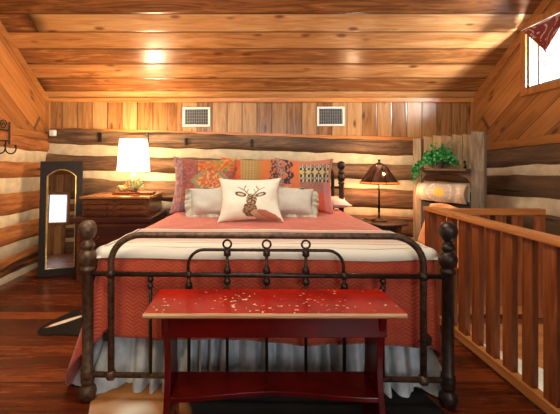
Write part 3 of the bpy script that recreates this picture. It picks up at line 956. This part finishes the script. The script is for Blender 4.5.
for (X, sgn, lab) in ((-.36, -1, 'oatmeal linen pillow with floppy ruffled edge left of the deer pillow'), (.47, 1, 'oatmeal linen pillow with floppy ruffled edge right of the deer pillow')):
    r = thing('linen_pillow', lab, 'pillow', (X, 3.40, .738), group='oatmeal linen pillows')
    r.rotation_euler = (Matrix.Rotation(.0-.05*sgn,4,'Z') @ Matrix.Rotation(-.42,4,'X') @ Matrix.Rotation(.06*sgn,4,'Y')).to_euler()
    m = cushion(.38,.29,.17, None, 40, .06, 13.+sgn)
    for v in m.v: v.z += .02
    m.build('cushion', M['sham'], r, smooth=True)
    # flange
    m = MB()
    NP = 160
    def outline(k, ex):
        a = k/NP*2*PI; c_, s_ = math.cos(a), math.sin(a)
        q = 1/max(abs(c_), abs(s_)); q = q**.8
        return c_*q*(.172+ex), s_*q*(.128+ex)
    for j in range(5):
        for k in range(NP):
            x, z = outline(k, j/4*.055-.006)
            w_ = .026*math.sin(k*.3+sgn)*(j/4) + .016*math.sin(k*.71)*(j/4)
            droop = -(j/4)**2*.05*(1 if z > .05 else .2)
            m.v.append(Vector((x + (.012*(j/4)*sgn if x*sgn > 0 else 0), w_ - abs(droop)*.6, z+.165+droop)))
    for j in range(4):
        for k in range(NP):
            k2 = (k+1) % NP; m.f.append([j*NP+k, j*NP+k2, (j+1)*NP+k2, (j+1)*NP+k]); m.m.append(0)
    m.build('flange', M['sham_edge'], r, smooth=True, solid=.004)
place(cushion(.58,.43,.17, deer, 150, .075, 20.), 'deer_pillow', 'cream pillow printed with a brown deer head in front of all the others', .04, 3.00, .757, -.50, .02, .0, mat='fabric_soft')

# ------------------------------------------------------------------ bench
bn = thing('red_bench', 'distressed red painted wooden bench standing at the foot of the bed', 'bench', (.124, 1.635, .0062))
TW = .566
m = MB(); m.box(-TW, TW, -.145, .145, .60, .624, 0)
m.build('bench_top', M['paint_top'], bn, bevel=.003)
m = MB()
nn = 60
fsv = []
for i in range(nn+1):
    x = -TW + 2*TW*i/nn; d = .0025*nz(x*9)+.0015*nz(x*31)
    fsv += [(x, -.1455+d, .6235+d*.3), (x, -.149+d, .6155+d), (x, -.1475, .606), (x,-.1445,.6245)]
for i in range(nn):
    a = i*4
    m.f += [[a, a+4, a+5, a+1], [a+1, a+5, a+6, a+2], [a+3, a+7, a+4, a]]; m.m += [0,0,0]
m.v += [Vector(v) for v in fsv]
m.build('worn_edge', M['edge'], bn)
for y in (-.105, .085):
    m = MB(); m.box(-.497, .497, y, y+.02, .500, .5995); m.build('apron', M['paint'], bn, bevel=.003)
# boot-jack end panels
prof = []
for k in range(13):
    z = .5995*(1-k/12); f = 1-k/12
    hwid = .125 - .045*math.sin(min(1,(1-f)*1.25)*PI)**1.0 if (1-f) < .8 else .125-.045*math.sin(PI)*0 + .0
    prof.append((hwid, z))
def endprof():
    L = [(-h, z) for h, z in prof]; R = [(h, z) for h, z in reversed(prof)]
    foot = [(.085,0),(.06,.05),(.03,.09),(0,.105),(-.03,.09),(-.06,.05),(-.085,0)]
    return L + list(reversed(foot)) + R
for sx in (-1,1):
    m = MB(); P = endprof()
    m.prism(P, -.014, .014, 'x', 0, Matrix.Translation((sx*.475,0,0)))
    m.build('end_panel', M['paint'], bn, bevel=.003)
m = MB(); P = []
for k in range(31):
    x = -.460+.92*k/30; P.append((x, -.085 + .022*math.cos(x/.46*PI)))
P = [(x, y) for x, y in P] + [(.46,.09),(-.46,.09)]
m.prism(P, .215, .237, 'z'); m.build('lower_shelf', M['paint'], bn, bevel=.003)

# ------------------------------------------------------------------ cowhide rug
out = [(-1.60,2.56),(-1.55,2.86),(-1.42,3.06),(-1.25,3.1),(-1.05,2.92),(-.9,2.7),(-.6,2.75),(0,2.8),(.6,2.7),(.85,2.2),(.98,1.95),(1.0,1.80),(1.07,1.62),(1.05,1.45),(.75,1.35),(.55,1.05),(.35,1.0),(.1,1.15),(-.35,1.12),(-.6,1.0),(-.78,1.15),(-.72,1.5),(-.80,1.78),(-.875,1.97),(-.95,2.2),(-1.1,2.52),(-1.3,2.58)]
def smoothpoly(P, it=2):
    for _ in range(it):
        Q = []
        for i in range(len(P)):
            a, b = P[i], P[(i+1)%len(P)]
            Q += [(a[0]*.75+b[0]*.25, a[1]*.75+b[1]*.25), (a[0]*.25+b[0]*.75, a[1]*.25+b[1]*.75)]
        P = Q
    return P
m = MB(); m.prism(smoothpoly(out), .0005, .006, 'z')
o = m.build('cowhide_rug', M['hide'])
tag(o, 'black, brown and white cowhide rug spread under the bed and bench', 'rug')

# ------------------------------------------------------------------ right: round table and lamp
rt = thing('round_side_table', 'round dark side table right of the bed holding the dark shaded lamp', 'table', (1.575, 4.0, 0))
m = MB(); m.lathe([(.0,.575),(.25,.575),(.268,.582),(.268,.595),(.26,.602),(.0,.602)], 40); m.build('table_top', M['iron'], rt, smooth=True, auto=True)
m = MB(); m.lathe([(.20,.51),(.20,.575)], 32); m.build('apron', M['iron'], rt, smooth=True, auto=True)
m = MB(); m.lathe([(.0,.0),(.15,.0),(.15,.02),(.05,.05),(.03,.12),(.045,.2),(.03,.3),(.045,.42),(.06,.51)], 20); m.build('pedestal', M['dark_wood_b'], rt, smooth=True)
ml_ = thing('mica_lamp', 'iron table lamp with dark amber cone shade on the round table', 'lamp', (1.53, 4.0, .602))
m = MB(); m.lathe([(.0,.0),(.085,.0),(.085,.012),(.04,.022),(.012,.035)], 24); m.build('base', M['black_iron'], ml_, smooth=True, auto=True)
m = MB(); m.tube([(0,0,.02),(0,0,.66)], .010, 10); m.lathe([(.010,.10),(.018,.11),(.010,.12)], 12); m.lathe([(.010,.36),(.018,.37),(.010,.38)], 12); m.build('pole', M['black_iron'], ml_, smooth=True)
m = MB(); m.lathe([(.215,.435),(.205,.452),(.085,.625),(.058,.645)], 36, cap=False); sh = m.build('lamp_shade', M['mica'], ml_, smooth=True, auto=True)
m = MB(); m.lathe([(.212,.434),(.201,.452),(.082,.622),(.056,.640)], 36, cap=False); m.build('shade_lining', M['shade_inner'], sh, smooth=True, auto=True)
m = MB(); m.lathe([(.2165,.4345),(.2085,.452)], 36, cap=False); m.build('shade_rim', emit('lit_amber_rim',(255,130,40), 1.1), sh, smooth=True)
m = MB()
for k in range(8):
    a = k/8*2*PI; c_, s_ = math.cos(a), math.sin(a)
    m.tube([(.218*c_,.218*s_,.433),(.208*c_,.208*s_,.452),(.088*c_,.088*s_,.627),(.058*c_,.058*s_,.648)], .004, 6)
m.tube([(.218*math.cos(k/36*2*PI), .218*math.sin(k/36*2*PI), .434) for k in range(36)], .005, 6, closed=True)
m.tube([(.06*math.cos(k/24*2*PI), .06*math.sin(k/24*2*PI), .647) for k in range(24)], .006, 6, closed=True)
m.build('shade_frame', M['black_iron'], sh, smooth=True)
m = MB(); m.lathe([(.0,.66),(.05,.655),(.012,.675),(.010,.69),(.018,.70),(.014,.712),(.0,.722)], 16); m.build('finial', M['black_iron'], ml_, smooth=True)
m = MB(); m.ball((0.05,0,.50), .026, 12, 1.2); m.build('bulb', M['bulb'], ml_, smooth=True)
m = MB(); m.ball((-.01,-.165,.545), .014, 10); m.tube([(-.01,-.16,.545),(-.01,-.12,.56)], .005, 6); m.build('bulb_glow', emit('bulb_glow_bead',(255,214,150), 9.), sh, smooth=True)  # glowing bead added on the shade to show the bulb's glow
m = MB(); m.tube([(-.06,-.05,.008),(-.11,-.1,.006),(-.15,-.07,.03),(-.17,.02,.02),(-.13,.06,.006)], .003, 6); m.build('cord', M['black_iron'], ml_, smooth=True)

# ------------------------------------------------------------------ rustic rack in the right corner
A, B = Vector((2.03,4.11,0)), Vector((2.37,3.55,0))
dv = (B-A); Wd = dv.length; rzk = math.atan2(dv.y, dv.x)
rk = thing('rustic_rack', 'tall weathered grey board rack standing in the back right corner', 'rack', A, rzk)
Hk = 1.575
def board(x0, x1, y0, y1, z0, z1, seed, jag=.012):
    m = MB(); nst = 14
    for j in range(nst+1):
        z = z0+(z1-z0)*j/nst; d = .003*nz(z*5, seed); e = .003*nz(z*5, seed+4)
        top = jag if j == nst else 0
        for (x, y, q) in ((x0+d,y0,1),(x1+e,y0,-.3),(x1+e,y1,-.6),(x0+d,y1,.6)): m.v.append(Vector((x,y,z+top*q)))
        if j:
            a = (j-1)*4
            for k in range(4): m.f.append([a+k, a+(k+1)%4, a+4+(k+1)%4, a+4+k]); m.m.append(0)
    m.f.append([3,2,1,0]); m.m.append(0); a = nst*4; m.f.append([a,a+1,a+2,a+3]); m.m.append(0)
    return m
board(-.04,.06,-.035,.02,0,Hk-.02,1.).build('post', M['weathered'], rk, bevel=.004)
board(Wd-.055,Wd+.07,-.035,.02,0,Hk+.01,2.).build('post', M['weathered'], rk, bevel=.004)
xk = .064; kk = 0
while xk < Wd-.06:
    w_ = min(.11, Wd-.058-xk); 
    if w_ > .03: board(xk, xk+w_-.004, .002, .018, 1.16, Hk-.01+.02*nz(kk*3.3), 5.+kk, .016).build('picket', M['weathered_pale'], rk, bevel=.003)
    xk += w_; kk += 1
m = MB(); m.box(.062, Wd-.057, -.13, .001, 1.185, 1.21); m.build('shelf', M['weathered_x'], rk, bevel=.004)
m = MB(); P = [(.062,1.184),(.062,1.06)] + [(.062+(Wd-.119)*k/16, 1.06+ .095*math.sin(k/16*PI)**.45) for k in range(1,16)] + [(Wd-.057,1.06),(Wd-.057,1.184)]
m.prism(P, -.03, -.008, 'y'); m.build('arched_rail', M['weathered_x'], rk, bevel=.003)
for z in (.855, .55, .2):
    m = MB(); m.tube([(.062,-.02,z),(Wd-.057,-.02,z)], .016, 10); m.build('rung', M['weathered_x'], rk, smooth=True)
def rk_at(x, y, z):
    return A + Vector((x*math.cos(rzk)-y*math.sin(rzk), x*math.sin(rzk)+y*math.cos(rzk), z))
# ivy
iv = thing('ivy_plant', 'green trailing ivy plant sitting on the weathered rack shelf', 'plant', rk_at(.29,-.07,1.2105), rzk)
m = MB(); m.lathe([(.0,.0),(.04,.0),(.052,.075),(.046,.075),(.04,.06),(.0,.06)], 20); m.build('pot', M['pot'], iv, smooth=True, auto=True)
r = random.Random(11); lp = []; st = MB()
for k in range(330):
    a = r.uniform(0,6.28); q = r.random()**.5
    lp.append(Vector((q*.20*math.cos(a), q*.055*math.sin(a)-.012, .065 + .19*(1-q**2)*r.uniform(.35,1.1) + r.uniform(-.035,.03))))
for k in range(7):     # trailing stems over the left post side
    x0 = -.21 + r.uniform(-.03,.04); zz = r.uniform(.14,.27)
    P = [Vector((0,-.02,.07)), Vector((x0*.6,-.06,.08)), Vector((x0,-.082,.02)), Vector((x0-.015,-.082,-.05)), Vector((x0-.02+r.uniform(-.02,.02),-.08,-zz+.05))]
    st.tube(P, .002, 5)
    for q in range(24):
        t_ = q/24*4; i = min(3,int(t_)); p = P[i].lerp(P[i+1], t_-i)
        lp.append(p + Vector((r.uniform(-.02,.02), r.uniform(-.022,.0), r.uniform(-.02,.02))))
st.build('stem', M['twig'], iv)
m = MB(); leaves(m, lp, .021, 8, .8); m.build('foliage', M['leaf'], iv)
# small bird ornament on shelf
m = MB(); m.lathe([(.0,.0),(.014,.003),(.018,.02),(.012,.045),(.006,.055),(.011,.065),(.012,.075),(.0,.09)], 14)
m.add([(-.012,0,.06),(-.03,0,.066),(-.012,.004,.07)], [(0,1,2)])
o = m.build('shelf_ornament', M['black_iron'], smooth=True, loc=rk_at(Wd-.10,-.06,1.2105)); tag(o, 'small dark ornament at the right end of the rack shelf', 'ornament')
# quilt folded over the upper rung
def rq_col(u, v):
    x = u*2-1; y = v*2-1
    if .0 < v < .60:
        d = math.hypot((x)*1.0, (y+.45)*.9)
        if d < .22: return (214,184,84)
        if d < .45: return (196,190,178) if int(math.atan2(y+.45, x)*6) % 2 else (178,162,146)
        if abs(d-.6) < .08: return (176,166,160)
    if abs(x) > .86: return (196,170,140)
    k = int((x+1)*5) + int((y+1)*6)
    return [(226,216,196),(214,196,170),(206,186,168),(222,206,180)][k % 4] if nz(x*12,y*12) > -.25 else (190,168,150)
m = MB(); Lq = Wd-.135
def rq(u, v):
    a = -PI*.5 + v*2*PI*1.12
    rr_ = .078 - .012*v + .004*nz(u*6, v*6)
    return (.07 + u*Lq, -.055 + rr_*math.cos(a)*.8, .955 + rr_*math.sin(a)*1.15 + .006*math.sin(u*9))
def roll(u, v):
    # hanging front then over the rung and down behind
    L_ = v
    if v < .42: t_ = v/.42; y = -.085 - .05*math.sin(t_*PI*.85); z = .85 + .16*t_
    elif v < .62: a = (v-.42)/.2*PI; y = -.068 - .038*math.cos(a); z = 1.01 + .028*math.sin(a); 
    else: t_ = (v-.62)/.38; y = -.03; z = 1.005 - .15*t_
    return (.066 + u*Lq, y + .006*nz(u*5, v*5), z + .006*nz(u*3, v*2.))
m.grid(roll, 60, 60, 0, rq_col)
o = m.build('folded_quilt', M['fabric_soft'], smooth=True, solid=.014)
o.location = rk_at(0,0,0); o.rotation_euler = (0,0,rzk)
tag(o, 'cream patchwork quilt with yellow star hung on the weathered rack', 'quilt')
# charcoal throw and tan hide on the lower rungs
m = MB(); m.grid(lambda u, v: (.07+u*Lq, (-.045-.02*math.sin(u*14)*v) if v < 1 else 0, .865-.33*v), 40, 16)
o = m.build('charcoal_throw', M['charcoal'], smooth=True, solid=.012); o.location = rk_at(0,0,0); o.rotation_euler = (0,0,rzk)
tag(o, 'dark charcoal throw hanging on the rack below the patchwork quilt', 'throw')
m = MB()
def tan(u, v):
    y = -.075 - .10*v**1.5 - .012*math.sin(u*11+v*3)
    return (.20+u*.40 - .16*v*(1-u), y, .81 - .60*v + .02*math.sin(u*5) - .05*(1-u)*(1-v)*0)
m.grid(tan, 40, 30)
o = m.build('tan_blanket', M['leather'], smooth=True, solid=.014); o.location = rk_at(0,0,0); o.rotation_euler = (0,0,rzk)
tag(o, 'smooth tan blanket draped low on the rack behind the railing corner', 'blanket')

# ------------------------------------------------------------------ stair railing
rl = thing('stair_railing', 'orange pine stair railing with flat balusters turning the corner of the stairwell', 'railing', (1.52, 2.87, 0))
inv = Matrix.Translation((-1.52,-2.87,0))
def rpart(m, name, mat, **k):
    o = m.build(name, mat, rl, **k); 
    for v in o.data.vertices: v.co = inv @ v.co
    return o
m = MB(); m.box(1.48,1.57,-.25,2.915,.875,.910); rpart(m, 'top_rail', M['rail'], bevel=.006)
m = MB(); m.box(1.571,2.45,2.84,2.915,.845,.893); rpart(m, 'top_rail', M['rail_x'], bevel=.006)
m = MB(); m.box(1.49,1.545,-.25,2.835,.03,.088); rpart(m, 'bottom_rail', M['rail'], bevel=.004)
m = MB(); m.box(1.56,2.40,2.855,2.895,.03,.10); rpart(m, 'bottom_rail', M['rail_x'], bevel=.004)
m = MB(); m.box(1.49,1.56,2.84,2.905,0,.8745); rpart(m, 'post', M['baluster'], bevel=.004)
m = MB(); m.box(2.40,2.448,2.845,2.905,0,.8445); rpart(m, 'post', M['baluster'], bevel=.004)
y = 2.707
while y > -.2:
    w_ = .038+random.uniform(-.005,.005)
    m = MB(); m.box(1.503,1.540,y-w_,y+w_,.0885,.8745); rpart(m, 'baluster', M['baluster'], bevel=.003)
    y -= .1405
x = 1.70
while x < 2.36:
    m = MB(); m.box(x-.033,x+.033,2.858,2.892,.1005,.8445); rpart(m, 'baluster', M['baluster'], bevel=.003)
    x += .135

# ------------------------------------------------------------------ window scarf
def scarf_col(u, v):
    x = u*6; y = v*6
    d = abs(math.sin(x*1.7+math.sin(y*1.3)*1.2)) + .35*nz(x*2, y*2)
    if d < .13: return (206,180,156)
    if nz(x*1.4+5, y*1.4) > .42: return (190,160,140)
    return (124,18,20) if nz(x*3,y*3,2) > -.2 else (104,18,24)
va = thing('window_scarf', 'red paisley triangular scarf with beaded tassel hanging in the window', 'scarf', (XR-.045, 3.34, 2.645))
m = MB()
def sc(u, v):
    hwid = .27*(1-v)
    return (-.012*math.sin(u*9)*(1-v*.5), (u*2-1)*hwid, -.30*v*1.0 + .012*math.sin(u*PI)*(1-v)*-1)
m.grid(sc, 60, 40, 0, scarf_col)
m.build('cloth', M['fabric_soft'], va, smooth=True, solid=.003)
m = MB(); m.tube([(0,-.36,.005),(0,.29,.005)], .004, 8); m.build('rod', M['white_metal'], va)
m = MB()
for k in range(7): m.ball((0,0,-.305-k*.022), .006 if k % 2 else .009, 8)
m.build('tassel', M['brass'], va, smooth=True)

# ------------------------------------------------------------------ camera, lights, world
cam = bpy.data.cameras.new('camera'); co = bpy.data.objects.new('camera', cam); COL.objects.link(co)
co.location = (0,0,1.28); co.rotation_euler = (PI/2, 0, 0)
cam.sensor_width = 36; cam.lens = 348/560*36; cam.shift_x = 34/560; cam.shift_y = -45/560; cam.clip_start = .05
C.camera = co

def light(name, kind, loc, power, col, size=.1, target=None, sy=None, spread=None):
    l = bpy.data.lights.new(name, kind); l.energy = power; l.color = col
    if kind == 'AREA':
        l.size = size
        if sy: l.shape = 'RECTANGLE'; l.size_y = sy
        if spread: l.spread = spread
    else: l.shadow_soft_size = size
    o = bpy.data.objects.new(name, l); COL.objects.link(o); o.location = loc
    if target: o.rotation_euler = (Vector(target)-Vector(loc)).to_track_quat('-Z','Y').to_euler()
    return o
light('lamp_bulb_light', 'POINT', (TX, TY, TZ+.60), 50, (1,.77,.49), .06)
light('lamp_bulb_light_low', 'POINT', (TX, TY, TZ+.27), 14, (1,.80,.54), .04)
light('mica_bulb_light', 'POINT', (1.58, 4.0, .602+.44), 22, (1,.55,.26), .04)
light('mica_bulb_light_top', 'POINT', (1.53, 4.0, .602+.76), 15, (1,.62,.34), .03)
# daylight from the windows behind the camera, then added fill lights
light('rear_window_light', 'AREA', (1.2, YF+.1, 1.5), 50, (.9,.95,1), 1.6, (0,4,1.0), 1.2)
light('ceiling_fill_light', 'AREA', (0, .3, 1.9), 18, (1,.93,.82), 1.0, (.1,3.2,3.1), 1.0)  # unseen fill added to brighten the ceiling
light('overhead_fill_light', 'AREA', (-.2, 1.9, 3.4), 78, (1,.90,.76), .9, (.1,2.3,0), .9)  # added overhead fill for the bed top; no fixture hangs here
light('left_wall_fill_light', 'AREA', (-.9, .9, 2.0), 22, (1,.82,.58), .6, (XL,3.4,1.1), .6)  # added warm fill for the left wall, no lamp behind it
light('stairwell_fill_light', 'POINT', (2.35, 1.7, -1.1), 38, (1,.90,.76), .1)  # fill added to lift the dark stairwell plaster
# daylight bounced in through the small right window
light('window_daylight', 'AREA', (XR+.36, 3.02, 2.15), 46, (.95,.97,1), .2, (2.5,4.0,2.45), .2, 2.0)

w = bpy.data.worlds.new('World'); C.world = w; w.use_nodes = True
bg = w.node_tree.nodes['Background']; bg.inputs[0].default_value = (.93,.96,1,1); bg.inputs[1].default_value = 2.2
C.view_settings.view_transform = 'Standard'; C.view_settings.look = 'None'; C.view_settings.gamma = 1; C.view_settings.exposure = -.05
C.view_settings.use_curve_mapping = False
